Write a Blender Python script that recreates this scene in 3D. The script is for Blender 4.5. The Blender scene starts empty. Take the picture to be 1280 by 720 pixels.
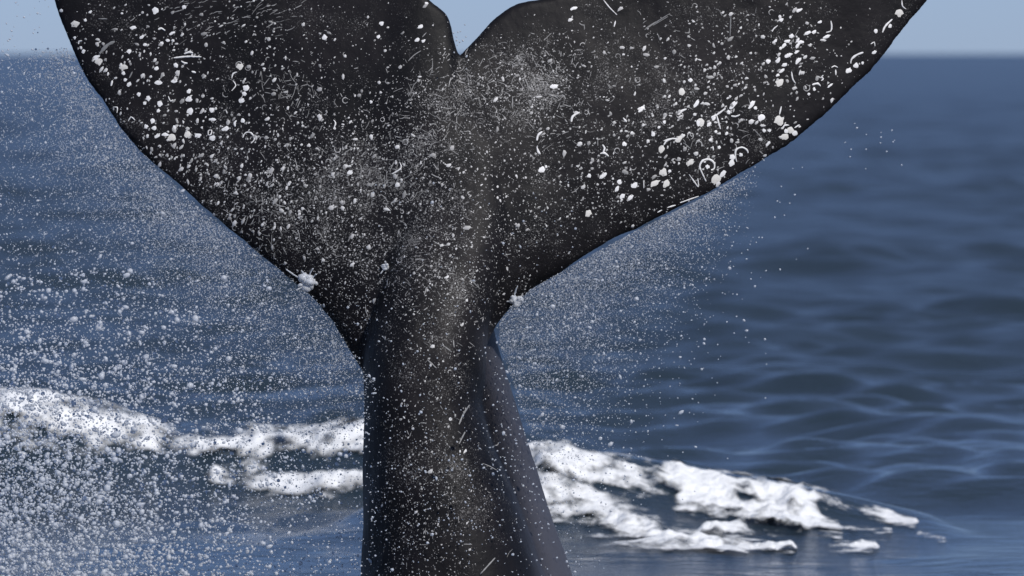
import bpy, bmesh, math, random
import numpy as np
from mathutils import Vector
from mathutils.bvhtree import BVHTree

random.seed(7)
rng = np.random.default_rng(11)
scene = bpy.context.scene
COL = scene.collection

# ------------------------------------------------------------------ camera
CAM_H = 2.6                      # eye height on a small boat
CAM_Y = -30.0                    # whale stands about y = 0
F = 8727.0                       # focal length in 1280-px units
PITCH = math.atan((360 - 67) / F)
cam_d = bpy.data.cameras.new('camera')
cam_d.sensor_width = 36.0
cam_d.lens = 36.0 * F / 1280.0
cam_d.clip_start = 0.5
cam_d.clip_end = 80000.0
cam_d.dof.use_dof = True
cam_d.dof.focus_distance = 29.9
cam_d.dof.aperture_fstop = 4.3
cam = bpy.data.objects.new('camera', cam_d)
COL.objects.link(cam)
cam.location = (0, CAM_Y, CAM_H)
cam.rotation_euler = (math.radians(90) - PITCH, 0, 0)
scene.camera = cam

# ------------------------------------------------------------------ light
SUN_ELEV = math.radians(41)
SUN_AZ = math.radians(36)        # to the right of straight behind the camera
to_sun = Vector((math.sin(SUN_AZ) * math.cos(SUN_ELEV), -math.cos(SUN_AZ) * math.cos(SUN_ELEV), math.sin(SUN_ELEV)))
world = bpy.data.worlds.new('World')
scene.world = world
world.use_nodes = True
wn = world.node_tree
wn.nodes.clear()
sky = wn.nodes.new('ShaderNodeTexSky')
sky.sky_type = 'NISHITA'
sky.sun_disc = False
sky.sun_elevation = SUN_ELEV
sky.sun_rotation = math.atan2(to_sun.x, to_sun.y)
sky.altitude = 0
sky.air_density = 0.75
sky.dust_density = 0.2
sky.ozone_density = 6.0
tint = wn.nodes.new('ShaderNodeMix')
tint.data_type = 'RGBA'
tint.blend_type = 'MULTIPLY'
tint.inputs[0].default_value = 1.0
tint.inputs[7].default_value = (0.48, 0.53, 0.74, 1)
bg = wn.nodes.new('ShaderNodeBackground')
bg.inputs[1].default_value = 0.085
wo = wn.nodes.new('ShaderNodeOutputWorld')
wn.links.new(sky.outputs[0], tint.inputs[6])
veil = wn.nodes.new('ShaderNodeMix')      # constant pale blue added to the sky to lift and soften sea reflections
veil.data_type = 'RGBA'
veil.blend_type = 'ADD'
veil.inputs[0].default_value = 1.0
veil.inputs[7].default_value = (1.18, 1.60, 2.25, 1)
wn.links.new(tint.outputs[2], veil.inputs[6])
wn.links.new(veil.outputs[2], bg.inputs[0])
wn.links.new(bg.outputs[0], wo.inputs[0])

sun_d = bpy.data.lights.new('sun', 'SUN')
sun_d.energy = 3.5
sun_d.angle = math.radians(0.53)
sun_d.color = (1.0, 0.95, 0.88)
sun = bpy.data.objects.new('sun', sun_d)
COL.objects.link(sun)
sun.rotation_euler = to_sun.to_track_quat('Z', 'Y').to_euler()

vs = scene.view_settings
vs.view_transform = 'Standard'
vs.look = 'None'
vs.exposure = 0.0
vs.gamma = 1.0
vs.use_curve_mapping = False
scene.cycles.use_denoising = True
scene.cycles.max_bounces = 8
scene.cycles.transmission_bounces = 4
scene.cycles.sample_clamp_indirect = 4.0

# ------------------------------------------------------------------ helpers
SP, CP = math.sin(PITCH), math.cos(PITCH)


def at(px, py, Y):
    """point at depth Y (world y) seen at photo pixel (px, py); works on arrays"""
    a = (np.asarray(px, float) - 640.0) / F
    b = (360.0 - np.asarray(py, float)) / F
    dx, dy, dz = a, CP + b * SP, -SP + b * CP
    t = (np.asarray(Y, float) - CAM_Y) / dy
    return np.stack(np.broadcast_arrays(dx * t, np.asarray(Y, float) + 0 * t, CAM_H + dz * t), -1)


def to_px(P):
    x, y, z = P[..., 0], P[..., 1] - CAM_Y, P[..., 2] - CAM_H
    d = y * CP - z * SP
    u = y * SP + z * CP
    return 640 + F * x / d, 360 - F * u / d


def ray_dir(px, py):
    a = (px - 640.0) / F
    b = (360.0 - py) / F
    return Vector((a, CP + b * SP, -SP + b * CP)).normalized()


def mesh_obj(name, verts, faces, mat, parent=None, smooth=True):
    me = bpy.data.meshes.new(name)
    me.from_pydata([tuple(v) for v in verts], [], faces)
    me.update()
    if smooth:
        me.polygons.foreach_set('use_smooth', [True] * len(me.polygons))
    if mat:
        me.materials.append(mat)
    o = bpy.data.objects.new(name, me)
    COL.objects.link(o)
    if parent:
        o.parent = parent
    return o


def big_mesh(name, V, Fc, mat, smooth=True):
    """fast mesh from numpy arrays, Fc is (n, k)"""
    me = bpy.data.meshes.new(name)
    n, k = Fc.shape
    me.vertices.add(len(V))
    me.vertices.foreach_set('co', np.ascontiguousarray(V, dtype=np.float32).ravel())
    me.loops.add(n * k)
    me.loops.foreach_set('vertex_index', np.ascontiguousarray(Fc, dtype=np.int32).ravel())
    me.polygons.add(n)
    me.polygons.foreach_set('loop_start', np.arange(0, n * k, k, dtype=np.int32))
    me.update(calc_edges=True)
    if smooth:
        me.polygons.foreach_set('use_smooth', np.ones(n, dtype=bool))
    me.materials.append(mat)
    o = bpy.data.objects.new(name, me)
    COL.objects.link(o)
    return o


def tag(o, label=None, cat=None, group=None, kind=None):
    if label: o['label'] = label
    if cat: o['category'] = cat
    if group: o['group'] = group
    if kind: o['kind'] = kind
    return o


def hash3(i, j, k, seed):
    h = (i * 374761393 + j * 668265263 + k * 2147483647 + seed * 974634577) & 0xFFFFFFFF
    h = ((h ^ (h >> 13)) * 1274126177) & 0xFFFFFFFF
    h = h ^ (h >> 16)
    return (h & 0xFFFFFF) / float(0xFFFFFF)


def vnoise(x, y, seed=0):
    x, y = np.broadcast_arrays(np.asarray(x, float), np.asarray(y, float))
    i, j = np.floor(x).astype(np.int64), np.floor(y).astype(np.int64)
    u, v = x - i, y - j
    u = u * u * u * (u * (u * 6 - 15) + 10)
    v = v * v * v * (v * (v * 6 - 15) + 10)
    z = np.zeros_like(i)
    a, b = hash3(i, j, z, seed), hash3(i + 1, j, z, seed)
    c, d = hash3(i, j + 1, z, seed), hash3(i + 1, j + 1, z, seed)
    return (a * (1 - u) + b * u) * (1 - v) + (c * (1 - u) + d * u) * v


def fbm(x, y, seed=0, octs=4, gain=0.5):
    s, a, n = 0.0, 1.0, 0.0
    for o in range(octs):
        s = s + a * vnoise(x * 2 ** o + 17.3 * o, y * 2 ** o - 9.1 * o, seed + o)
        n += a
        a *= gain
    return s / n


def smooth1(t):
    t = np.clip(t, 0, 1)
    return t * t * (3 - 2 * t)


def new_mat(name):
    m = bpy.data.materials.new(name)
    m.use_nodes = True
    nt = m.node_tree
    return m, nt, nt.nodes['Principled BSDF']


def node(nt, typ, **kw):
    n = nt.nodes.new(typ)
    for k, v in kw.items():
        setattr(n, k, v)
    return n


# ------------------------------------------------------------------ materials
# water
m_sea, nt, b = new_mat('sea_water')
b.inputs['Base Color'].default_value = (0.021, 0.034, 0.047, 1)
b.inputs['Roughness'].default_value = 0.10
lod = node(nt, 'ShaderNodeAttribute', attribute_name='fine_chop')
nt.links.new(lod.outputs['Fac'], b.inputs['Roughness'])
b.inputs['IOR'].default_value = 1.33
tc = node(nt, 'ShaderNodeNewGeometry')
mp = node(nt, 'ShaderNodeMapping')
mp.inputs['Scale'].default_value = (0.8, 1.5, 1.0)
nt.links.new(tc.outputs['Position'], mp.inputs['Vector'])
n1 = node(nt, 'ShaderNodeTexNoise')
n1.inputs['Scale'].default_value = 2.6
n1.inputs['Detail'].default_value = 6.0
n1.inputs['Roughness'].default_value = 0.6
nt.links.new(mp.outputs[0], n1.inputs['Vector'])
bp = node(nt, 'ShaderNodeBump')
bp.inputs['Strength'].default_value = 0.75
bp.inputs['Distance'].default_value = 0.06
nt.links.new(n1.outputs[0], bp.inputs['Height'])
nt.links.new(bp.outputs[0], b.inputs['Normal'])

# foam: lacy cover, water shows through where it is thin
m_foam, nt, b = new_mat('sea_foam')
b.inputs['Roughness'].default_value = 0.75
b.inputs['Base Color'].default_value = (0.84, 0.85, 0.85, 1)
b.inputs['Specular IOR Level'].default_value = 0.2
g = node(nt, 'ShaderNodeNewGeometry')
n1 = node(nt, 'ShaderNodeTexNoise')
n1.inputs['Scale'].default_value = 22.0
n1.inputs['Detail'].default_value = 5.0
nt.links.new(g.outputs['Position'], n1.inputs['Vector'])
bp = node(nt, 'ShaderNodeBump')
bp.inputs['Strength'].default_value = 0.5
bp.inputs['Distance'].default_value = 0.06
nt.links.new(n1.outputs[0], bp.inputs['Height'])
nt.links.new(bp.outputs[0], b.inputs['Normal'])
cv = node(nt, 'ShaderNodeAttribute', attribute_name='cover')
n2 = node(nt, 'ShaderNodeTexNoise')
n2.inputs['Scale'].default_value = 4.2
n2.inputs['Detail'].default_value = 5.0
n2.inputs['Roughness'].default_value = 0.6
nt.links.new(g.outputs['Position'], n2.inputs['Vector'])
m1 = node(nt, 'ShaderNodeMath', operation='MULTIPLY_ADD')
m1.inputs[1].default_value = 5.6
nt.links.new(n2.outputs[0], m1.inputs[0])
nt.links.new(cv.outputs['Fac'], m1.inputs[2])
mr = node(nt, 'ShaderNodeMapRange')
mr.interpolation_type = 'SMOOTHSTEP'
mr.inputs['From Min'].default_value = 2.65
mr.inputs['From Max'].default_value = 3.8
nt.links.new(m1.outputs[0], mr.inputs['Value'])
tr = node(nt, 'ShaderNodeBsdfTransparent')
ms = node(nt, 'ShaderNodeMixShader')
nt.links.new(mr.outputs[0], ms.inputs[0])
nt.links.new(tr.outputs[0], ms.inputs[1])
nt.links.new(b.outputs[0], ms.inputs[2])
nt.links.new(ms.outputs[0], nt.nodes['Material Output'].inputs['Surface'])

# spray droplets: bright aerated water that also passes light through
m_drop, nt, b = new_mat('spray_water')
b.inputs['Base Color'].default_value = (0.86, 0.89, 0.93, 1)
b.inputs['Roughness'].default_value = 0.15
b.inputs['IOR'].default_value = 1.33
b.inputs['Transmission Weight'].default_value = 0.4
tl = node(nt, 'ShaderNodeBsdfTranslucent')
tl.inputs['Color'].default_value = (0.86, 0.89, 0.93, 1)
ms = node(nt, 'ShaderNodeMixShader')
ms.inputs[0].default_value = 0.3
nt.links.new(b.outputs[0], ms.inputs[1])
nt.links.new(tl.outputs[0], ms.inputs[2])
nt.links.new(ms.outputs[0], nt.nodes['Material Output'].inputs['Surface'])

# whale skin
m_skin, nt, b = new_mat('whale_skin')
g = node(nt, 'ShaderNodeNewGeometry')
nA = node(nt, 'ShaderNodeTexNoise')
nA.inputs['Scale'].default_value = 3.2
nA.inputs['Detail'].default_value = 8.0
nA.inputs['Roughness'].default_value = 0.62
nt.links.new(g.outputs['Position'], nA.inputs['Vector'])
rA = node(nt, 'ShaderNodeValToRGB')
rA.color_ramp.elements[0].position = 0.36
rA.color_ramp.elements[0].color = (0.0038, 0.0036, 0.0045, 1)
rA.color_ramp.elements[1].position = 0.68
rA.color_ramp.elements[1].color = (0.0105, 0.0089, 0.0104, 1)
nt.links.new(nA.outputs[0], rA.inputs[0])
# tiny pale flecks, denser in clouds
nB = node(nt, 'ShaderNodeTexNoise')
nB.inputs['Scale'].default_value = 150.0
nB.inputs['Detail'].default_value = 3.0
nB.inputs['Roughness'].default_value = 0.7
nt.links.new(g.outputs['Position'], nB.inputs['Vector'])
nC = node(nt, 'ShaderNodeTexNoise')
nC.inputs['Scale'].default_value = 6.0
nC.inputs['Detail'].default_value = 4.0
nt.links.new(g.outputs['Position'], nC.inputs['Vector'])
ma = node(nt, 'ShaderNodeMath', operation='MULTIPLY_ADD')
ma.inputs[1].default_value = 0.45
nt.links.new(nC.outputs[0], ma.inputs[0])
nt.links.new(nB.outputs[0], ma.inputs[2])
rB = node(nt, 'ShaderNodeValToRGB')
rB.color_ramp.elements[0].position = 0.86
rB.color_ramp.elements[0].color = (0, 0, 0, 1)
rB.color_ramp.elements[1].position = 1.0
rB.color_ramp.elements[1].color = (1, 1, 1, 1)
fl = node(nt, 'ShaderNodeAttribute', attribute_name='fleck')
mb = node(nt, 'ShaderNodeMath', operation='MULTIPLY_ADD')
mb.inputs[1].default_value = 0.12
nt.links.new(fl.outputs['Fac'], mb.inputs[0])
nt.links.new(ma.outputs[0], mb.inputs[2])
nt.links.new(mb.outputs[0], rB.inputs[0])
mx = node(nt, 'ShaderNodeMix', data_type='RGBA')
nt.links.new(rB.outputs[0], mx.inputs[0])
fg = node(nt, 'ShaderNodeAttribute', attribute_name='flank_sheen')
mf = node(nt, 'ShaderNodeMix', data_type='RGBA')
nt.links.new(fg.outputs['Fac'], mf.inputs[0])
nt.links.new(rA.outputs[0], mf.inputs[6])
mf.inputs[7].default_value = (0.070, 0.070, 0.085, 1)  # sky sheen on the shaded side of the stock, put into the skin colour
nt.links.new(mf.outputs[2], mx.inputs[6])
mx.inputs[7].default_value = (0.20, 0.195, 0.19, 1)
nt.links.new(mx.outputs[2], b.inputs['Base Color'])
b.inputs['Roughness'].default_value = 0.58
b.inputs['Specular IOR Level'].default_value = 0.19
nD = node(nt, 'ShaderNodeTexNoise')
nD.inputs['Scale'].default_value = 28.0
nD.inputs['Detail'].default_value = 6.0
nt.links.new(g.outputs['Position'], nD.inputs['Vector'])
bp = node(nt, 'ShaderNodeBump')
bp.inputs['Strength'].default_value = 0.35
bp.inputs['Distance'].default_value = 0.008
nt.links.new(nD.outputs[0], bp.inputs['Height'])
nt.links.new(bp.outputs[0], b.inputs['Normal'])

# pale scar tissue: tone comes from a per-mark attribute
m_scar, nt, b = new_mat('scar_tissue')
at_n = node(nt, 'ShaderNodeAttribute', attribute_name='tone')
nt.links.new(at_n.outputs['Color'], b.inputs['Base Color'])
b.inputs['Roughness'].default_value = 0.55
m_barn, nt, b = new_mat('barnacle_shell')
n1 = node(nt, 'ShaderNodeTexNoise')
n1.inputs['Scale'].default_value = 120.0
n1.inputs['Detail'].default_value = 4.0
rp = node(nt, 'ShaderNodeValToRGB')
rp.color_ramp.elements[0].position = 0.3
rp.color_ramp.elements[0].color = (0.42, 0.40, 0.35, 1)
rp.color_ramp.elements[1].position = 0.55
rp.color_ramp.elements[1].color = (0.78, 0.76, 0.72, 1)
nt.links.new(n1.outputs[0], rp.inputs[0])
nt.links.new(rp.outputs[0], b.inputs['Base Color'])
b.inputs['Roughness'].default_value = 0.6
m_white, nt, b = new_mat('pale_scar')
b.inputs['Base Color'].default_value = (0.82, 0.81, 0.80, 1)
b.inputs['Roughness'].default_value = 0.5
m_greyscar, nt, b = new_mat('grey_scar')
b.inputs['Base Color'].default_value = (0.22, 0.22, 0.22, 1)
b.inputs['Roughness'].default_value = 0.5

# ------------------------------------------------------------------ the sea
waves = []
wr = np.random.default_rng(5)
for lam in np.geomspace(0.40, 22.0, 84):
    lam = lam * wr.uniform(0.92, 1.08)
    th = math.radians(-74) + wr.normal(0, 0.72)        # travel direction
    steep = 0.016 if lam < 0.5 else (0.034 if lam < 1.2 else (0.021 if lam < 2.2 else (0.0165 if lam < 6 else (0.005 if lam < 9 else 0.003))))
    waves.append((lam, th, 0.60 * steep * lam / 2.2 * wr.uniform(0.3, 1.5), wr.uniform(0, 6.283)))

# breaking waves: crest lines (x, y, height)
R_CREST = np.array([(-1.2, 8.6, 0.15), (-0.3, 8.35, 0.36), (0.17, 8.2, 0.44), (0.6, 8.25, 0.37), (1.1, 8.35, 0.29),
                    (1.6, 8.35, 0.23), (2.1, 8.3, 0.12), (2.7, 8.1, 0.0)])
L_CREST = np.array([(-6.0, 12.6, 0.25), (-4.2, 12.2, 0.52), (-3.1, 12.0, 0.57), (-2.6, 12.0, 0.52), (-2.05, 12.0, 0.30), (-1.5, 12.0, 0.30),
                    (-0.9, 12.0, 0.36), (-0.2, 12.2, 0.2), (0.5, 12.5, 0.0)])


def ridge(x, y, C, front, back):
    yc = np.interp(x, C[:, 0], C[:, 1])
    h = np.interp(x, C[:, 0], C[:, 2], left=0, right=0)
    fall = np.clip((x - C[0, 0]) / 0.6, 0, 1) * np.clip((C[-1, 0] - x) / 0.4, 0, 1)
    d = y - yc
    return h * fall * np.where(d < 0, np.exp(-(np.abs(d) / front) ** 1.6), np.exp(-(d / back) ** 2))


def sea_disp(x, y, spacing):
    """displaced sea point for rest position x, y"""
    dx, dy, dz = np.zeros_like(x), np.zeros_like(x), np.zeros_like(x)
    for lam, th, A, ph in waves:
        k = 2 * math.pi / lam
        w = np.clip((lam - 2.2 * spacing) / (2.0 * spacing + 1e-6), 0, 1) * A
        p = k * (math.cos(th) * x + math.sin(th) * y) + ph
        dz += w * np.sin(p)
        q = 0.8 * w * np.cos(p)
        dx += q * math.cos(th)
        dy += q * math.sin(th)
    gust = 0.25 + 1.5 * fbm(x / 5.0, y / 8.0, 91, 3)
    near = np.clip(1 - spacing / 4.0, 0, 1)
    gust = gust * near + 1 - near
    calm = 1 - 0.78 * np.exp(-(np.abs(y - 5.5) / 4.6) ** 4) * smooth1((7.0 - np.abs(x)) / 2) - 0.5 * np.exp(-((y - 12.0) / 2.0) ** 2) * smooth1((0.6 - x) / 1.5)
    gust = gust * np.clip(calm, 0.22, 1)
    dz = dz * gust
    dz += ridge(x, y, R_CREST, 0.75, 0.8) + ridge(x, y, L_CREST, 0.9, 1.0)
    return np.stack([x + dx * gust, y + dy * gust, dz], -1)


dense = np.linspace(-7.2, 7.2, 300)
side = np.concatenate([7.2 + np.geomspace(0.06, 172.8, 42)])
ang = np.radians(np.concatenate([-side[::-1], dense, side[:-1]]))
rad = [1.5, 4, 7, 10, 13, 16, 19, 22, 24]
r = 26.0
while r < 40000:
    rad.append(r)
    r *= 1.0021 + 0.0008 * min(1, max(0, (r - 50) / 40)) + 0.0035 * min(1, max(0, (r - 150) / 1500)) + 0.04 * min(1, max(0, (r - 2500) / 6000))
rad = np.array(rad)
RR, AA = np.meshgrid(rad, ang, indexing='ij')
SPC = np.maximum(np.gradient(rad)[:, None] * np.ones_like(AA), RR * np.abs(np.gradient(ang))[None, :])
SEA = sea_disp(RR * np.sin(AA), CAM_Y + RR * np.cos(AA), SPC)
nr, na = RR.shape
idx = np.arange(nr * na).reshape(nr, na)
nxt = np.roll(idx, -1, axis=1)
quads = np.stack([idx[:-1], nxt[:-1], nxt[1:], idx[1:]], -1).reshape(-1, 4)[:, ::-1]
sea = big_mesh('sea', SEA.reshape(-1, 3), quads, m_sea)
# chop finer than the mesh can carry is held as surface roughness
lost = np.zeros(SPC.size)
tot = 0.0
for lam, th, A, ph in waves:
    s2 = (2 * math.pi / lam * A) ** 2 / 2
    lost += s2 * (1 - np.clip((lam - 2.2 * SPC.ravel()) / (2.0 * SPC.ravel()), 0, 1) ** 2)
    tot += s2
fc = sea.data.attributes.new('fine_chop', 'FLOAT', 'POINT')
fc.data.foreach_set('value', np.clip(np.sqrt(0.012 + np.sqrt(2 * lost)), 0.10, 0.30).astype(np.float32))
tag(sea, 'choppy dark blue open sea reaching to the horizon', 'sea', kind='structure')

# ------------------------------------------------------------------ foam on the breaking waves


def capsule(px, py, pts):
    """signed-ish field: >0 inside a poly-capsule (x, y, r)"""
    best = np.full(px.shape, -9.0)
    for (x0, y0, r0), (x1, y1, r1) in zip(pts[:-1], pts[1:]):
        dx, dy = x1 - x0, y1 - y0
        t = np.clip(((px - x0) * dx + (py - y0) * dy) / (dx * dx + dy * dy), 0, 1)
        d = np.hypot(px - x0 - t * dx, py - y0 - t * dy)
        best = np.maximum(best, 1 - d / (r0 + t * (r1 - r0)))
    return best


def foam_patch(x0, x1, y0, y1, sx, sy, caps, seed, lump, label):
    X, Y = np.meshgrid(np.arange(x0, x1, sx), np.arange(y0, y1, sy), indexing='ij')
    P = sea_disp(X.ravel(), Y.ravel(), np.full(X.size, 0.11)).reshape(X.shape + (3,))
    px, py = to_px(P)
    dens = np.full(X.shape, -9.0)
    for c in caps:
        dens = np.maximum(dens, np.minimum(capsule(px, py, c), 0.12 if c[0][2] < 6 else 9))
    rag = fbm(X * 3.2, Y * 2.2, seed, 5, 0.6)
    m = dens + (rag - 0.5) * 1.3
    th = smooth1(m / 0.8)
    l1 = fbm(X * 4.5, Y * 4.0, seed + 20, 4, 0.6)
    l2 = fbm(X * 13, Y * 11, seed + 50, 3, 0.6)
    hgt = lump * th * np.maximum(0, 0.1 + 1.3 * (l1 - 0.3) + 0.9 * (l2 - 0.5))
    P[..., 2] += 0.012 + hgt
    keep = m > -0.7
    n0, n1 = X.shape
    id_ = np.arange(n0 * n1).reshape(n0, n1)
    q = np.stack([id_[:-1, :-1], id_[1:, :-1], id_[1:, 1:], id_[:-1, 1:]], -1).reshape(-1, 4)
    kq = (keep.ravel()[q]).all(1)
    q = q[kq]
    used, inv = np.unique(q.ravel(), return_inverse=True)
    o = big_mesh('foam', P.reshape(-1, 3)[used], inv.reshape(-1, 4), m_foam)
    ca = o.data.attributes.new('cover', 'FLOAT', 'POINT')
    ca.data.foreach_set('value', m.ravel()[used].astype(np.float32))
    tag(o, label, 'foam', kind='stuff')
    return o


foam_patch(-0.1, 2.9, 6.1, 8.9, 0.018, 0.024, [
    [(660, 572, 26), (720, 578, 22), (790, 592, 22), (860, 604, 22), (960, 615, 20), (1045, 632, 13)],
    [(660, 618, 34), (720, 632, 30), (775, 655, 24), (830, 676, 15), (900, 686, 9), (990, 689, 5)],
    [(860, 622, 16), (940, 640, 20), (1010, 640, 18)],
    [(880, 668, 7), (950, 655, 10), (1000, 662, 12)],
    [(1010, 664, 5.9), (1045, 668, 8)], [(1040, 684, 5), (1090, 686, 6)], [(1065, 662, 5.9), (1105, 668, 8)],
    [(1050, 638, 5.9), (1110, 648, 8), (1140, 656, 6)], [(1150, 668, 4), (1180, 674, 4)],
], 3, 0.075, 'white foam spilling down the breaking wave right of the whale')
foam_patch(-3.6, -0.6, 9.9, 13.0, 0.022, 0.03, [
    [(-60, 518, 48), (0, 515, 46), (90, 522, 38), (180, 545, 26), (240, 562, 14)],
    [(235, 562, 14), (300, 560, 26), (380, 555, 30), (480, 550, 30)],
    [(270, 596, 10), (320, 600, 16), (380, 602, 11), (470, 606, 14)],
    [(-20, 555, 20), (60, 560, 15)],
], 8, 0.075, 'hazy white foam on the breaking wave left of the whale')
foam_patch(4.4, 8.2, 20.0, 30.0, 0.05, 0.08, [
    [(1140, 575, 5), (1190, 590, 7), (1240, 598, 8), (1300, 604, 7)],
], 31, 0.05, 'small patch of broken foam on a low distant wavelet')

# ------------------------------------------------------------------ the whale
whale = bpy.data.objects.new('whale', None)
COL.objects.link(whale)
whale.location = (-0.3, 0.2, 0.0)
tag(whale, 'dark grey white-speckled whale tail with broad notched flukes rising from the sea', 'whale')

LEAD = np.array([(45, -140), (48, -90), (55, -40), (65, 0), (80, 46), (110, 103), (150, 160), (200, 213), (250, 260), (300, 299), (345, 333),
                 (390, 368), (418, 402), (440, 437), (456, 462), (480, 490), (530, 505), (580, 490), (603, 452), (611, 428), (622, 404), (640, 381), (662, 362), (710, 335),
                 (760, 307), (820, 276), (880, 246), (940, 211), (990, 177), (1040, 136), (1085, 92), (1130, 40), (1162, 0),
                 (1195, -45), (1235, -100), (1285, -190)], float)
TRAIL = np.array([(45, -141), (120, -118), (250, -88), (380, -60), (470, -38), (510, -18), (532, -3), (540, 5), (548, 10), (556, 16), (562, 26), (566, 42), (569, 60), (572, 73), (576, 71),
                  (584, 62), (600, 46), (612, 32), (625, 21), (638, 12), (652, 7), (690, -1), (760, -18), (900, -52), (1050, -92), (1200, -145),
                  (1285, -191)], float)


parts = bmesh.new()


def loft(rings):
    """closed loft of equal-length rings with capped ends"""
    vs_ = [[parts.verts.new(p) for p in ring] for ring in rings]
    n = len(vs_[0])
    for a, c in zip(vs_[:-1], vs_[1:]):
        for i in range(n):
            j = (i + 1) % n
            parts.faces.new((a[i], a[j], c[j], c[i]))
    parts.faces.new(vs_[0][::-1])
    parts.faces.new(vs_[-1])


# flukes: spanwise sections
xs = np.unique(np.concatenate([45 + np.geomspace(0.5, 60, 14), np.arange(105, 400, 9), np.arange(400, 500, 5), np.arange(500, 700, 4), np.arange(700, 1220, 9), 1285 - np.geomspace(0.5, 64, 12)]))
rings = []
U = 0.5 - 0.5 * np.cos(np.linspace(0.02, math.pi - 0.02, 22))
for x in xs:
    yl, yt = np.interp(x, LEAD[:, 0], LEAD[:, 1]), np.interp(x, TRAIL[:, 0], TRAIL[:, 1])
    s = (x - 545.0) / 560.0
    T = 0.035 + 0.085 * math.exp(-(s / 0.42) ** 2) + 0.02 * (1 - min(1, abs(s)))
    py = yl + U * (yt - yl)
    y0 = 0.10 + 0.22 * s * s + (0.04 * s) + 0.16 * smooth1((420 - py) / 480.0) * 1.0 - 0.06 * np.exp(-(s / 0.12) ** 2)
    # broad hollows beside the keel
    ht = T * (1.75 * np.sqrt(U) * (1 - U) ** 0.9 + 0.10 * np.sqrt(U)) + 0.006
    front = at(x, py, y0 - ht)
    backp = at(x, py, y0 + ht)
    rings.append([tuple(p) for p in front] + [tuple(p) for p in backp[::-1]])
loft(rings)


def stock(rows, n=40, power=2.3):
    """tail stock: rows of (py, px_left, px_right, y_front, y_back)"""
    rows = np.array(rows, float)
    ys = np.arange(rows[0, 0], rows[-1, 0] + 1, 8.0)
    out = []
    for py in ys:
        l, r_, f, bk = [np.interp(py, rows[:, 0], rows[:, i]) for i in (1, 2, 3, 4)]
        cy = 0.5 * (f + bk)
        pl, pr = at(l, py, cy), at(r_, py, cy)
        cx, hw, hd, z = 0.5 * (pl[0] + pr[0]), 0.5 * (pr[0] - pl[0]), 0.5 * (bk - f), pl[2]
        ring = []
        for i in range(n):
            t = 2 * math.pi * i / n
            c, s_ = math.cos(t), math.sin(t)
            ring.append((cx + hw * math.copysign(abs(c) ** (2 / power), c), cy + hd * math.copysign(abs(s_) ** (2 / power), s_), z))
        out.append(ring)
    loft(out)


# near keel, running up the middle of the flukes
stock([(120, 528, 600, 0.12, 0.30), (190, 508, 628, 0.03, 0.35), (260, 493, 642, -0.05, 0.40), (330, 480, 632, -0.15, 0.45), (400, 466, 614, -0.25, 0.50),
       (440, 459, 609, -0.30, 0.52), (500, 457, 603, -0.35, 0.55), (560, 455, 620, -0.39, 0.62), (620, 453, 643, -0.43, 0.70), (720, 451, 682, -0.48, 0.85),
       (860, 448, 725, -0.54, 0.9), (1100, 440, 740, -0.60, 1.1), (1500, 425, 800, -0.7, 1.3)], power=2.5)
# far side of the stock, seen to the right
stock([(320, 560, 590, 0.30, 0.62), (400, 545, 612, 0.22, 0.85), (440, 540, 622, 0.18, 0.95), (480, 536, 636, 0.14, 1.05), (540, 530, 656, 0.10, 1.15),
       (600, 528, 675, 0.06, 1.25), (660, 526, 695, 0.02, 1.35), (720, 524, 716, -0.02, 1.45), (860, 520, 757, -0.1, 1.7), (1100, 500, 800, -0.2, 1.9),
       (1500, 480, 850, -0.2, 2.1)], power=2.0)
bmesh.ops.recalc_face_normals(parts, faces=parts.faces)
tmp_me = bpy.data.meshes.new('tmp')
parts.to_mesh(tmp_me)
parts.free()
tmp = bpy.data.objects.new('tmp', tmp_me)
COL.objects.link(tmp)
md = tmp.modifiers.new('r', 'REMESH')
md.mode = 'VOXEL'
md.voxel_size = 0.0125
sm = tmp.modifiers.new('s', 'SMOOTH')
sm.factor = 0.5
sm.iterations = 7
dg = bpy.context.evaluated_depsgraph_get()
body_me = bpy.data.meshes.new_from_object(tmp.evaluated_get(dg))
bpy.data.objects.remove(tmp)
# broad muscle relief and nicked edges
nv = len(body_me.vertices)
co = np.empty(nv * 3, np.float32)
body_me.vertices.foreach_get('co', co)
no = np.empty(nv * 3, np.float32)
body_me.vertices.foreach_get('vector', no) if False else body_me.vertex_normals.foreach_get('vector', no)
co, no = co.reshape(-1, 3).astype(float), no.reshape(-1, 3)
rel = (fbm(co[:, 0] * 2.3, co[:, 2] * 1.6 + co[:, 1], 61, 3) - 0.5) * 0.045 + (fbm(co[:, 0] * 11, co[:, 2] * 9 + co[:, 1] * 5, 71, 3) - 0.5) * 0.006
co += no * rel[:, None]
body_me.vertices.foreach_set('co', (co - np.array(whale.location)).astype(np.float32).ravel())
body_me.update()
wp = to_px(co)
fk = np.zeros(nv)
for w_, cx_, cy_, sx_, sy_ in [(0.9, 330, 240, 90, 60), (0.5, 430, 300, 50, 70), (0.9, 610, 115, 45, 32), (0.9, 688, 100, 26, 26), (0.9, 540, 150, 24, 32), (0.8, 500, 215, 34, 28),
                               (0.8, 545, 330, 40, 60), (0.6, 520, 590, 50, 40), (0.5, 600, 620, 30, 30), (0.5, 860, 130, 80, 50), (0.4, 700, 240, 80, 50), (0.5, 290, 20, 60, 20), (0.4, 540, 470, 40, 50)]:
    fk += w_ * np.exp(-((wp[0] - cx_) / sx_) ** 2 / 2 - ((wp[1] - cy_) / sy_) ** 2 / 2)
gk = smooth1((no[:, 0] - 0.15) / 0.6) * smooth1((wp[1] - 395) / 60) * smooth1((wp[0] - (585 + 0.25 * (wp[1] - 430))) / 40)  # right-facing side of the stock that takes the painted sheen
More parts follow.
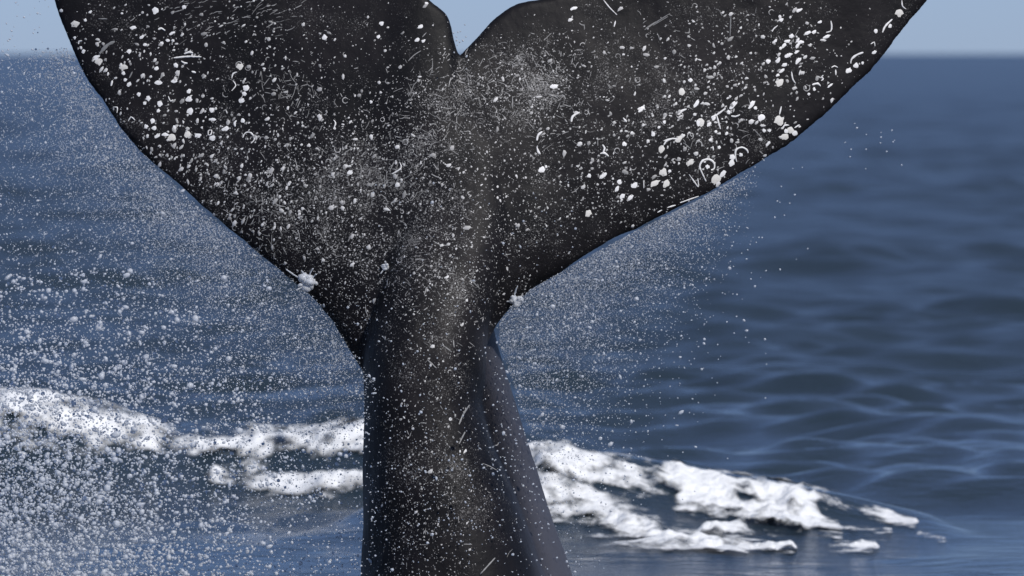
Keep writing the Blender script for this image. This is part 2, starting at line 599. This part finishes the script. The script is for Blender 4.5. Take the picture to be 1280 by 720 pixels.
ga = body_me.attributes.new('flank_sheen', 'FLOAT', 'POINT')
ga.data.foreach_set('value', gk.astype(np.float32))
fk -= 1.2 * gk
fa = body_me.attributes.new('fleck', 'FLOAT', 'POINT')
fa.data.foreach_set('value', fk.astype(np.float32))
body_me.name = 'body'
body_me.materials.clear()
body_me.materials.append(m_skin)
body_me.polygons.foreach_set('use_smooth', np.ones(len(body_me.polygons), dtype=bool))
body = bpy.data.objects.new('body', body_me)
COL.objects.link(body)
body.parent = whale

WL = whale.location.copy()
bm = bmesh.new()
bm.from_mesh(body_me)
bvh = BVHTree.FromBMesh(bm)
bm.free()
CAMV = Vector((0, CAM_Y, CAM_H)) - WL


def hit(px, py):
    p, n, i, d = bvh.ray_cast(CAMV, ray_dir(px, py))
    return p, n


PXM = 30.0 / F     # metres per photo pixel at the whale


class Marks:
    def __init__(self):
        self.v, self.f, self.t = [], [], []

    def blob(self, px, py, r, tone, e=1.0, th=0.0, n=7, h=None, jag=0.35):
        p, nn = hit(px, py)
        if p is None or nn.y > -0.25:
            return False
        t1 = Vector((1, 0, 0))
        t1 = (t1 - nn * t1.dot(nn)).normalized()
        t2 = t1.cross(nn)
        if t2.z < 0:
            t2 = -t2
        rw = r * PXM
        if h is None:
            h = min(0.4 * rw, 0.005)
        base = len(self.v)
        self.v.append(p + nn * (h + 0.0012))
        ca, sa = math.cos(th), math.sin(th)
        ph0 = random.random() * 6.28
        for i in range(n):
            a = ph0 + 2 * math.pi * i / n
            q = rw * (1 + random.uniform(-jag, jag))
            u, w = q * e * math.cos(a), q / e * math.sin(a)
            u, w = u * ca - w * sa, u * sa + w * ca
            if r > 3.2:
                a_px, a_py = px + u / PXM, py - w / PXM
                p2, n2 = hit(a_px, a_py)
                if p2 is None or (p2 - p).length > 4 * rw:
                    p2 = p + t1 * u + t2 * w
                self.v.append(p2 + nn * 0.0006)
            else:
                self.v.append(p + t1 * u + t2 * w + nn * 0.0004)
        for i in range(n):
            self.f.append((base, base + 1 + i, base + 1 + (i + 1) % n))
        self.t += [tone] * (n + 1)
        return True

    def stroke(self, pts, w, tone, h=None, step=2.2):
        P = [Vector((a, b_, 0)) for a, b_ in pts]
        # resample with Catmull-Rom
        S = []
        for i in range(len(P) - 1):
            p0, p1, p2, p3 = P[max(i - 1, 0)], P[i], P[i + 1], P[min(i + 2, len(P) - 1)]
            m = max(2, int((p2 - p1).length / step))
            for k in range(m):
                t = k / m
                S.append(0.5 * ((2 * p1) + (p2 - p0) * t + (2 * p0 - 5 * p1 + 4 * p2 - p3) * t * t + (3 * p1 - p0 - 3 * p2 + p3) * t ** 3))
        S.append(P[-1])
        if h is None:
            h = min(0.5 * w * PXM, 0.004)
        base, rows = len(self.v), 0
        for i, s in enumerate(S):
            d = (S[min(i + 1, len(S) - 1)] - S[max(i - 1, 0)])
            if d.length < 1e-6:
                continue
            d.normalize()
            nrm = Vector((-d.y, d.x, 0))
            t = i / max(1, len(S) - 1)
            ww = w * 0.5 * (0.35 + 0.65 * math.sin(math.pi * min(1, max(0, 0.1 + 0.8 * t)))) * random.uniform(0.75, 1.25)
            trip = []
            for o_, lift in ((-1, 0.0005), (0, h + 0.0008), (1, 0.0005)):
                p, nn = hit(s.x + nrm.x * ww * o_, s.y + nrm.y * ww * o_)
                if p is None or nn.y > -0.2:
                    trip = None
                    break
                trip.append(p + nn * lift)
            if trip is None:
                break
            self.v += trip
            self.t += [tone] * 3
            rows += 1
        for i in range(rows - 1):
            a = base + 3 * i
            self.f.append((a, a + 1, a + 4, a + 3))
            self.f.append((a + 1, a + 2, a + 5, a + 4))
        if rows < 2:
            del self.v[base:], self.t[base:]
            return False
        return True

    def build(self, name, mat, parent, tone=True):
        if not self.f:
            return None
        o = mesh_obj(name, self.v, self.f, mat, parent)
        if tone:
            at_ = o.data.color_attributes.new('tone', 'FLOAT_COLOR', 'POINT')
            arr = np.ones((len(self.v), 4), np.float32)
            t = np.array(self.t, np.float32)
            arr[:, 0], arr[:, 1], arr[:, 2] = t, t * 0.985, t * 0.97
            at_.data.foreach_set('color', arr.ravel())
        return o


# ---- marks large enough to pick out one by one
def Z(ox, oy, sc, pts):
    return [(ox + a / sc, oy + c / sc) for a, c in pts]


def rings_at(ox, oy, sc, L, w, name='curved_scar', mat=None):
    for pts in L:
        M = Marks()
        M.stroke(Z(ox, oy, sc, pts), w, 0.66)
        M.build(name, mat or m_white, whale, False)


A_ = (960, 0, 5.8)
rings_at(*A_, [[(830, 235), (850, 190), (900, 140)], [(600, 460), (605, 430), (640, 400), (690, 380)], [(320, 615), (360, 605), (380, 625)]], 2.6)
rings_at(*A_, [[(970, 0), (975, 45), (1000, 65)], [(745, 320), (770, 305), (775, 335)], [(460, 490), (482, 478), (505, 490)], [(490, 505), (492, 545)],
               [(400, 545), (388, 560), (402, 572), (385, 585)], [(30, 230), (40, 210), (70, 185)], [(170, 520), (180, 575), (200, 605)], [(225, 545), (235, 510)],
               [(420, 235), (455, 225), (462, 190), (455, 150)]], 1.6)
B_ = (800, 130, 6.37)
rings_at(*B_, [[(525, 615), (490, 540), (475, 495), (500, 450), (550, 440), (590, 470), (590, 515), (565, 525)],
               [(770, 460), (760, 420), (765, 365), (810, 345), (850, 365), (860, 390)], [(190, 325), (215, 290), (260, 275)],
               [(1135, 200), (1150, 170), (1185, 170)], [(610, 90), (640, 200)], [(570, 110), (620, 80), (680, 35)], [(725, 95), (760, 100), (795, 85)], [(305, 85), (335, 55), (370, 40)]], 2.4)
rings_at(*B_, [[(390, 560), (440, 630), (465, 660), (460, 590)], [(1110, 85), (1125, 20)], [(580, 335), (585, 370)],
               [(30, 610), (30, 670)], [(1230, 190), (1270, 165)]], 1.5)
rings_at(*B_, [[(910, 205), (955, 255), (1000, 300)], [(350, 310), (405, 360)]], 1.3, 'scratch', m_greyscar)
C_ = (640, 130, 5.8)
rings_at(*C_, [[(430, 130), (440, 90), (490, 60)], [(180, 265), (190, 225), (220, 200)], [(180, 310), (190, 345), (205, 365)], [(910, 40), (940, 28), (965, 42)],
               [(805, 100), (830, 130)], [(1205, 80), (1230, 50), (1260, 40)], [(655, 295), (672, 320), (660, 350)], [(640, 360), (670, 355), (700, 380)]], 2.6)
D_ = (100, 60, 5.8)
rings_at(*D_, [[(680, 72), (780, 62), (880, 65)], [(755, 42), (790, 30), (820, 36)], [(735, 95), (755, 108), (780, 112)], [(1125, 570), (1120, 545), (1135, 525)],
               [(225, 275), (235, 235)], [(200, 200), (205, 175)], [(810, 170), (840, 180)]], 2.4)
rings_at(*D_, [[(1100, 220), (1110, 185), (1140, 175)], [(1110, 240), (1130, 270), (1100, 310)], [(1180, 650), (1200, 615), (1240, 615), (1265, 660), (1240, 690)],
               [(350, 530), (370, 500), (400, 525)], [(240, 430), (270, 430), (268, 470)], [(640, 350), (655, 385), (675, 375)], [(930, 600), (955, 595), (950, 625), (930, 630), (930, 600)]], 1.6)
rings_at(40, 0, 6.37, [[(540, 425), (600, 360), (660, 330)]], 4.2, 'scratch', m_greyscar)
rings_at(40, 0, 6.37, [[(775, 620), (800, 570)], [(530, 150), (600, 150)]], 1.6, 'scratch', m_greyscar)
rings_at(40, 0, 6.37, [[(1005, 235), (1030, 225), (1060, 245)], [(370, 350), (375, 330), (400, 325)]], 2.6)
rings_at(400, 0, 2.667, [[(945, 0), (965, 25), (990, 50)]], 1.6)
rings_at(400, 0, 2.667, [[(980, 90), (985, 70)], [(45, 430), (52, 410), (45, 400)], [(240, 580), (270, 560), (265, 540)], [(1145, 470), (1170, 462), (1205, 465)],
                         [(1125, 708), (1140, 700)], [(1158, 692), (1185, 684)], [(1200, 676), (1262, 654)]], 1.6)
rings_at(360, 230, 2.667, [[(600, 310), (620, 330), (640, 350)], [(470, 590), (490, 610)], [(520, 540), (545, 560)]], 1.6, 'scratch', m_greyscar)
rings_at(360, 450, 2.667, [[(570, 215), (585, 180), (605, 150)], [(570, 280), (590, 240)], [(465, 0), (495, 28)], [(640, 715), (690, 660)]], 2.0, 'scratch', m_greyscar)
rings_at(400, 0, 2.667, [[(1085, 95), (1120, 72)], [(1110, 85), (1160, 55)]], 1.2, 'scratch', m_greyscar)
rings_at(800, 0, 2.667, [[(300, 120), (303, 50)], [(15, 100), (60, 70), (100, 45)]], 1.2, 'scratch', m_greyscar)

BARN = []
for ox, oy, sc, L in (
    (960, 0, 5.8, [(950, 92, 4.8, 1), (885, 190, 2.5, 1.2), (780, 225, 2.4, 1), (585, 510, 3.4, 1.2), (640, 475, 3.2, 1), (685, 455, 1.8, 1), (770, 380, 2.6, 1.2), (335, 645, 2, 1),
                   (150, 400, 3.4, 1.5), (215, 330, 3.0, 1.5), (238, 305, 3.0, 1.3), (220, 440, 3.4, 1.4), (120, 470, 2.8, 1.2), (70, 440, 3.0, 1.4), (100, 515, 2.8, 1.5), (70, 545, 2, 1.3), (140, 300, 2.8, 1.3),
                   (115, 330, 2.8, 1.6), (90, 350, 1.8, 1), (210, 375, 2.4, 1.3), (425, 265, 3, 1.7), (335, 232, 2.6, 1.2), (285, 240, 3, 1.8), (85, 600, 4.8, 1.1), (225, 75, 3, 1.6), (95, 145, 2.6, 1.2),
                   (170, 260, 2.8, 1.1), (375, 160, 2.2, 1.4), (50, 298, 2.4, 1.6), (0, 445, 3, 1), (215, 290, 2.4, 1.4), (295, 682, 1.8, 1), (450, 620, 2.4, 1.7)]),
    (800, 130, 6.37, [(538, 500, 2.4, 1), (803, 405, 2.4, 1), (735, 425, 3.4, 1), (730, 470, 3.6, 1.1), (600, 598, 6.0, 1), (620, 640, 3.4, 1.3), (660, 555, 3.8, 1.2), (1105, 130, 6.0, 1), (1200, 210, 4.4, 1),
                      (1230, 235, 3.4, 1), (1155, 262, 4.2, 1), (1165, 215, 2.6, 1), (310, 280, 4.2, 1.5), (170, 360, 4.2, 1.3), (480, 150, 4.6, 1.1), (705, 65, 2.8, 1), (400, 465, 4.2, 1.4), (185, 545, 4.8, 1), (235, 535, 2, 1),
                      (120, 630, 4.6, 1.4), (210, 635, 4.4, 1.2), (690, 235, 2.2, 1.2), (565, 285, 2.2, 1.1), (105, 240, 2.6, 1), (965, 110, 4, 1.1), (988, 212, 2.2, 1), (1030, 210, 2.2, 1), (1020, 315, 2.6, 1.5),
                      (150, 185, 1.8, 1), (585, 110, 3, 1.1), (548, 160, 3, 1.3), (740, 10, 4, 1.6), (890, 5, 4, 1.4), (920, 32, 2, 1), (15, 38, 3.6, 1.5), (605, 220, 1.8, 1), (630, 345, 2, 1)]),
    (640, 130, 5.8, [(210, 480, 3.2, 1), (560, 520, 2.5, 1), (780, 565, 2.8, 1), (890, 590, 3.6, 1.2), (800, 670, 3.2, 1.2), (860, 680, 3.4, 1.4), (1025, 220, 2.4, 1), (245, 455, 1.9, 1), (870, 210, 2, 1), (660, 520, 3.4, 1.5),
                     (1105, 130, 2, 1), (815, 290, 2.6, 1), (760, 615, 3, 1.3)]),
    (100, 60, 5.8, [(118, 70, 3.4, 1.3), (135, 100, 4.4, 1.1), (315, 140, 4.2, 1.1), (315, 180, 2.4, 1), (355, 25, 2.8, 1), (355, 262, 2.8, 1), (425, 335, 2.6, 1), (495, 368, 3.1, 1), (578, 405, 3.5, 1), (568, 455, 2.3, 1),
                    (528, 530, 3, 1.1), (480, 568, 2.7, 1), (538, 580, 3, 1.2), (562, 635, 3, 1.4), (617, 628, 3.2, 1.4), (665, 650, 4.4, 1.1), (688, 575, 3, 1.1), (780, 625, 4.4, 1.1), (855, 635, 3.2, 1.2), (800, 460, 3.8, 1.1),
                    (790, 315, 2.8, 1.1), (790, 370, 3.6, 1.1), (957, 450, 3.2, 1), (1170, 380, 3.4, 1.2), (1205, 290, 4, 1), (1160, 135, 4.2, 1.1), (570, 250, 3.4, 1.3), (685, 238, 3, 1.3), (555, 148, 2.6, 1.1), (1190, 330, 2.8, 1),
                    (470, 400, 2, 1), (960, 655, 3.4, 1), (1055, 585, 3.4, 1.3), (1180, 525, 2.8, 1), (960, 518, 3, 1.6), (330, 230, 2.2, 1), (695, 125, 3, 1)]),
    (40, 0, 6.37, [(980, 85, 3.8, 1), (345, 190, 4.4, 1.2), (425, 160, 2, 1), (805, 220, 3.2, 1.3), (875, 295, 2.6, 1.4), (900, 355, 2.2, 1.2), (1115, 265, 2.8, 1.5), (1080, 320, 2.2, 1.2), (1030, 345, 2.4, 1.2), (1210, 55, 2.8, 1.1),
                   (340, 300, 2, 1), (410, 410, 2.4, 1.1), (390, 380, 1.9, 1), (235, 85, 2.4, 1.1), (465, 95, 1.9, 1.2)]),
    (400, 0, 2.667, [(325, 133, 2.8, 1.2), (345, 137, 2.2, 1.2), (335, 88, 2.8, 1.3), (205, 78, 2.6, 1), (195, 122, 2.2, 1), (15, 125, 3.4, 1), (845, 28, 3, 1.6), (1205, 305, 4.2, 1.1), (1265, 408, 4, 1.1), (1255, 345, 3.6, 1.6), (780, 288, 4, 1.3),
                     (1235, 268, 2.6, 1), (895, 710, 4.2, 1.1), (740, 565, 3.4, 1), (355, 12, 2, 1), (170, 340, 2, 1), (100, 575, 3.2, 1)]),
):
    for (a, c, r_, e) in L:
        BARN.append((ox + a / sc, oy + c / sc, r_, e))
for px, py, r_, e in BARN:
    M = Marks()
    ok = M.blob(px, py, r_ * 1.02, 0.7, e, math.radians(38 if px > 700 else 20) + random.uniform(-0.4, 0.4), n=12, h=min(0.15 * r_ * PXM, 0.004), jag=0.25)
    if ok:
        M.build('barnacle', m_barn if r_ > 4 else m_white, whale, False)

# ---- the countless small marks
def sample(n, blobs):
    """n pixel positions from a mixture of gaussians / boxes: (weight, cx, cy, sx, sy)"""
    w = np.array([q[0] for q in blobs], float)
    k = rng.choice(len(blobs), n, p=w / w.sum())
    c = np.array([q[1:] for q in blobs], float)[k]
    return c[:, :2] + rng.normal(size=(n, 2)) * c[:, 2:4]


S = Marks()
# mid-size spots
for px, py in sample(1700, [(5, 240, 190, 90, 65), (4, 340, 240, 80, 60), (1.5, 160, 60, 60, 45), (1.2, 300, 40, 120, 35), (3.2, 880, 110, 90, 60), (1.5, 830, 190, 60, 45),
                            (1, 960, 60, 60, 50), (1.2, 700, 220, 90, 60), (1.0, 470, 180, 70, 80), (0.9, 530, 520, 55, 130), (0.8, 560, 330, 60, 50)]):
    r_ = 0.8 + rng.gamma(1.6, 0.50)
    th = math.radians(rng.normal(38 if px > 700 else (15 if py < 60 else 60), 30))
    S.blob(px, py, min(r_, 3.2), rng.uniform(0.25, 0.7), rng.uniform(1.0, 1.5), th, n=6)
# fine specks
for px, py in sample(12500, [(5, 300, 220, 100, 70), (4, 400, 220, 70, 90), (3, 430, 330, 40, 55), (4, 540, 300, 60, 70), (4, 540, 560, 50, 110), (2.2, 500, 660, 40, 60), (0.2, 640, 640, 45, 70),
                             (2.6, 600, 120, 55, 40), (2, 680, 100, 30, 30), (3, 660, 240, 90, 60), (3, 860, 120, 100, 70), (2, 760, 230, 70, 40), (1.5, 250, 40, 120, 30), (1, 960, 40, 70, 35),
                             (2, 520, 160, 50, 50), (1.6, 600, 360, 50, 40)]):
    r_ = 0.38 + rng.gamma(1.4, 0.24)
    S.blob(px, py, min(r_, 1.6), rng.uniform(0.12, 0.62) ** 1.15, rng.uniform(1.0, 1.4), rng.uniform(0, 3.14), n=4, h=0.0012)
# short hair scratches
for px, py in sample(1500, [(5, 610, 115, 45, 32), (4, 685, 100, 28, 28), (3.5, 540, 150, 26, 34), (3.5, 490, 215, 35, 30), (3, 330, 270, 30, 28), (3, 540, 340, 40, 55),
                            (1.5, 720, 150, 35, 30), (2.5, 290, 20, 50, 16), (2, 350, 110, 30, 16), (0.7, 545, 610, 40, 50), (1.5, 880, 180, 60, 40), (1.2, 900, 40, 80, 35), (1.6, 420, 200, 50, 50)]):
    L_ = rng.gamma(2.2, 2.0) + 2
    if py < 60 and px < 400:
        th = rng.normal(-0.35, 0.2)
    elif 580 < px < 760:
        th = rng.normal(0.5, 0.9)
    else:
        th = rng.uniform(0, 3.14)
    c, s_ = math.cos(th), math.sin(th)
    bend = rng.normal(0, 0.07) * L_
    S.stroke([(px - c * L_ / 2, py - s_ * L_ / 2), (px - s_ * bend, py + c * bend), (px + c * L_ / 2, py + s_ * L_ / 2)], rng.uniform(0.6, 1.1), rng.uniform(0.12, 0.36), h=0.001, step=3.5)
# soft ring scars
for px, py in sample(70, [(4, 330, 200, 90, 80), (2, 440, 200, 60, 60), (2, 860, 130, 90, 60), (0.2, 560, 480, 50, 120)]):
    R_ = rng.uniform(2.0, 4.2)
    a0, a1 = rng.uniform(0, 6.28), rng.uniform(2.5, 6.0)
    S.stroke([(px + R_ * math.cos(a0 + a1 * t), py + R_ * math.sin(a0 + a1 * t)) for t in np.linspace(0, 1, 6)], 1.0, rng.uniform(0.2, 0.5), h=0.001, step=2.5)
sp = S.build('speckles', m_scar, whale)
sp['kind'] = 'stuff'

# ------------------------------------------------------------------ spray
phi = (1 + 5 ** 0.5) / 2
ICO_V = np.array([(-1, phi, 0), (1, phi, 0), (-1, -phi, 0), (1, -phi, 0), (0, -1, phi), (0, 1, phi), (0, -1, -phi), (0, 1, -phi), (phi, 0, -1), (phi, 0, 1), (-phi, 0, -1), (-phi, 0, 1)])
ICO_V /= np.linalg.norm(ICO_V[0])
ICO_F = np.array([(0, 11, 5), (0, 5, 1), (0, 1, 7), (0, 7, 10), (0, 10, 11), (1, 5, 9), (5, 11, 4), (11, 10, 2), (10, 7, 6), (7, 1, 8),
                  (3, 9, 4), (3, 4, 2), (3, 2, 6), (3, 6, 8), (3, 8, 9), (4, 9, 5), (2, 4, 11), (6, 2, 10), (8, 6, 7), (9, 8, 1)])
OCT_V = np.array([(1, 0, 0), (-1, 0, 0), (0, 1, 0), (0, -1, 0), (0, 0, 1), (0, 0, -1)], float)
OCT_F = np.array([(0, 2, 4), (2, 1, 4), (1, 3, 4), (3, 0, 4), (2, 0, 5), (1, 2, 5), (3, 1, 5), (0, 3, 5)])


def drops(name, px, py, Y, r_px, tv, tf, label, wob=0.14, stretch=0.3):
    n = len(px)
    C = at(px, py, Y)
    r_ = (r_px * PXM)[:, None, None]
    V = np.broadcast_to(tv, (n,) + tv.shape) * (1 + rng.uniform(-wob, wob, (n, len(tv), 1)))
    st = np.exp(rng.normal(0, stretch, (n, 1)))
    a = rng.uniform(0, math.pi, n)
    d = np.stack([np.cos(a), 0 * a, np.sin(a)], -1)[:, None, :]
    along = (V * d).sum(-1, keepdims=True)
    V = V + d * along * (st[:, :, None] - 1)
    V = V * r_ + C[:, None, :]
    Fc = tf[None] + (np.arange(n) * len(tv))[:, None, None]
    o = big_mesh(name, V.reshape(-1, 3), Fc.reshape(-1, 3), m_drop)
    tag(o, label, 'spray', kind='stuff')
    return o


def lead_y(px):
    return np.interp(px, LEAD[:, 0], LEAD[:, 1])


# left curtain: density grows downwards and to the left, clumped
def left_field(n_try, seed):
    g_ = np.random.default_rng(seed)
    px, py = g_.uniform(-140, 470, n_try), g_.uniform(-10, 800, n_try)
    edge = np.where(px < 60, -60, lead_y(np.clip(px, 60, 456)))
    d = 0.16 + 0.62 * smooth1((py - 60) / 560.0) * (0.42 + 0.58 * smooth1((400 - px) / 380.0))
    d += 0.25 * np.exp(-((py - 450) / 70.0) ** 2) * smooth1((px - 40) / 200)
    d *= 0.45 + 1.1 * fbm(px / 70.0, py / 60.0, 33, 4, 0.6)
    d *= smooth1((py - edge + 8) / 30.0)
    d *= np.where(py < 66, 0.10, 1.0)
    k = g_.uniform(0, 0.95, n_try) < d
    return px[k], py[k], g_


px, py, g_ = left_field(52000, 1)
r_ = (0.45 + g_.gamma(1.3, 0.36, len(px))) * (0.7 + 0.75 * smooth1((py - 200) / 420) * smooth1((520 - px) / 420))
Y = g_.normal(0.2, 1.0, len(px))
drops('spray', px, py, Y, np.clip(r_, 0.5, 5.0), ICO_V, ICO_F, 'curtain of white water droplets flying left of the whale tail')
# coarse clumps low on the left
g_ = np.random.default_rng(3)
cx, cy = [], []
for i in range(620):
    x, y = -60 + g_.gamma(1.5, 120), 760 - g_.gamma(1.6, 110)
    m = 1 + g_.poisson(3.2)
    s_ = g_.uniform(2, 7)
    cx += list(x + g_.normal(0, s_, m))
    cy += list(y + g_.normal(0, s_, m))
cx, cy = np.array(cx), np.array(cy)
k = (cx < 445) & (cy > 330)
cx, cy = cx[k], cy[k]
drops('spray', cx, cy, g_.normal(-0.8, 1.2, len(cx)), np.clip(1.0 + g_.gamma(1.8, 0.55, len(cx)), 1.0, 4.5), ICO_V, ICO_F, 'coarse clumps of white splash water low on the left', 0.15, 0.3)
# fine drops between the clumps
n = 9000
px, py = -60 + g_.gamma(1.7, 130, n), 790 - g_.gamma(1.9, 120, n)
k = (px < 450) & (py > 380)
drops('spray', px[k], py[k], g_.normal(-0.2, 1.0, k.sum()), 0.5 + g_.gamma(1.3, 0.3, k.sum()), OCT_V, OCT_F, 'fine splash drops filling the air low on the left', 0.2)
# fine mist streaming off the left leading edge
n = 19000
px = rng.uniform(70, 465, n)
dd = rng.exponential(38, n)
py = lead_y(px) + dd * 0.8 + rng.normal(0, 3, n)
px = px - dd * 0.6
py += rng.exponential(14, n)
k = (py > lead_y(np.clip(px, 46, 456)) - 2) & (rng.uniform(size=n) < 0.35 + 0.8 * vnoise(px / 40, py / 40, 77)) & (py > 60)
drops('mist', px[k], py[k], rng.normal(0.15, 0.35, k.sum()), 0.42 + rng.gamma(1.3, 0.2, k.sum()), OCT_V, OCT_F, 'fine mist streaming off the left fluke edge', 0.2)
# mist under the right fluke
n = 19000
px = 612 + rng.beta(1.25, 1.5, n) * 340
dd = rng.exponential(1, n) * (30 + 70 * smooth1((900 - px) / 250))
py = lead_y(px) + dd
k = (px > np.interp(py, [428, 720], [624, 722])) & (rng.uniform(size=n) < 0.15 + 1.0 * fbm(px / 60, py / 45, 55, 3)) & (rng.uniform(size=n) < smooth1((975 - px - dd * 0.2) / 90)) & (py < 760)
px, py = px[k], py[k]
drops('mist', px, py, rng.normal(0.2, 0.5, len(px)), 0.36 + rng.gamma(1.3, 0.20, len(px)), OCT_V, OCT_F, 'fine mist hanging under the right fluke edge', 0.2)
n = 1500
px = 615 + rng.gamma(1.6, 75, n)
py = lead_y(np.clip(px, 611, 1280)) + rng.gamma(1.7, 75, n)
k = (px < 960) & (py < 640)
drops('spray', px[k], py[k], rng.normal(0.1, 0.8, k.sum()), 0.6 + rng.gamma(1.5, 0.30, k.sum()), ICO_V, ICO_F, 'scattered droplets falling below the right fluke')
# the finest mist, a veil along both leading edges
TET_V = np.array([(1, 1, 1), (-1, -1, 1), (-1, 1, -1), (1, -1, -1)], float) / 3 ** 0.5
TET_F = np.array([(0, 2, 1), (0, 1, 3), (0, 3, 2), (1, 2, 3)])
n = 42000
px = rng.uniform(20, 470, n)
dd = rng.exponential(75, n)
py = lead_y(px) + dd * 0.75 + rng.normal(0, 2, n)
px = px - dd * 0.55
k = (py > lead_y(np.clip(px, 46, 456)) - 1) & (py > 64) & (px > -60) & (py < 560) & (rng.uniform(size=n) < 0.25 + 0.9 * fbm(px / 60, py / 50, 78, 3))
drops('mist', px[k], py[k], rng.normal(0.3, 0.6, k.sum()), rng.uniform(0.35, 0.85, k.sum()), TET_V, TET_F, 'thin veil of spray mist along the left fluke edge', 0.2)
n = 26000
px = 612 + rng.beta(1.1, 1.5, n) * 330
dd = rng.exponential(1, n) * (22 + 50 * smooth1((900 - px) / 250))
py = lead_y(px) + dd
k = (px > np.interp(py, [428, 720], [624, 722])) & (rng.uniform(size=n) < smooth1((960 - px - dd * 0.3) / 110)) & (py < 600)
drops('mist', px[k], py[k], rng.normal(0.3, 0.5, k.sum()), rng.uniform(0.30, 0.75, k.sum()), TET_V, TET_F, 'thin veil of spray mist along the right fluke edge', 0.2)
# drops in front of the tail stock and flukes
n = 900
px, py = rng.uniform(440, 730, n), 760 - rng.gamma(2.2, 110, n)
k = py > 220
drops('spray', px[k], py[k], rng.uniform(-1.6, -0.75, k.sum()), 0.5 + rng.gamma(1.3, 0.26, k.sum()), ICO_V, ICO_F, 'bright droplets falling in front of the tail stock')
px = np.concatenate([rng.normal(1090, 22, 16), rng.normal(577, 4, 14), rng.uniform(0, 70, 22), rng.uniform(950, 1010, 14)])
py = np.concatenate([rng.normal(185, 22, 16), rng.normal(52, 14, 14), rng.uniform(0, 66, 22), rng.uniform(190, 340, 14)])
drops('spray', px, py, rng.normal(0.2, 0.3, len(px)), rng.uniform(0.7, 1.5, len(px)), ICO_V, ICO_F, 'few stray droplets flung clear of the flukes')


# splashes where drops strike the fluke edges
def splash(px, py, size, label, spikes, seed):
    g_ = random.Random(seed)
    p, nn = hit(px, py)
    if p is None:
        p, nn = Vector(at(px, py, -0.05)) - WL, Vector((0, -1, 0))
    p = p + WL + nn * 0.005
    b_ = bmesh.new()
    def lump(c, rr, sub=2):
        res = bmesh.ops.create_icosphere(b_, subdivisions=sub, radius=rr)
        ax = Vector((g_.uniform(0.7, 1.3), g_.uniform(0.7, 1.2), g_.uniform(0.7, 1.3)))
        for v in res['verts']:
            k_ = 1 + 0.5 * (float(vnoise(v.co.x / rr * 1.7 + c.x * 90, v.co.z / rr * 1.7 + c.z * 90, seed)) - 0.5)
            v.co = Vector((v.co.x * ax.x, v.co.y * ax.y, v.co.z * ax.z)) * k_ + c
    for i in range(16):     # ragged body of the splash
        lump(p + Vector((g_.gauss(0, 0.34), g_.gauss(-0.15, 0.1), g_.gauss(0, 0.34))) * size * PXM, g_.uniform(0.22, 0.5) * size * PXM)
    for a, L_, w in spikes:  # thin fingers of water
        a = math.radians(a + g_.uniform(-12, 12))
        d = Vector((math.cos(a), -0.3, math.sin(a))).normalized()
        bend = Vector((g_.uniform(-.45, .45), 0, g_.uniform(-.45, .45)))
        m_ = int(L_ * 1.2) + 4
        for i in range(m_):
            t = i / (m_ - 1)
            c = p + d * (L_ * PXM * t) + bend * (L_ * PXM * t * t)
            lump(c, max(w * PXM * (1 - t) ** 1.2 * g_.uniform(0.6, 1.2), 0.0035), 1)
    me = bpy.data.meshes.new('water_splash')
    b_.to_mesh(me)
    b_.free()
    me.polygons.foreach_set('use_smooth', [True] * len(me.polygons))
    me.materials.append(m_drop)
    o = bpy.data.objects.new('water_splash', me)
    COL.objects.link(o)
    tag(o, label, 'splash')


splash(386, 352, 12, 'forked white splash bursting from the left fluke leading edge', [(58, 24, 2.4), (85, 20, 2.2), (112, 13, 2.6), (160, 24, 2.2), (225, 14, 3)], 1)
splash(642, 374, 9, 'small white splash at the root of the right fluke edge', [(96, 20, 1.8), (28, 12, 2), (205, 14, 2.2)], 2)
splash(482, 333, 5, 'tiny bright splash in the groove beside the tail keel', [(60, 8, 1.6), (240, 8, 1.6)], 3)
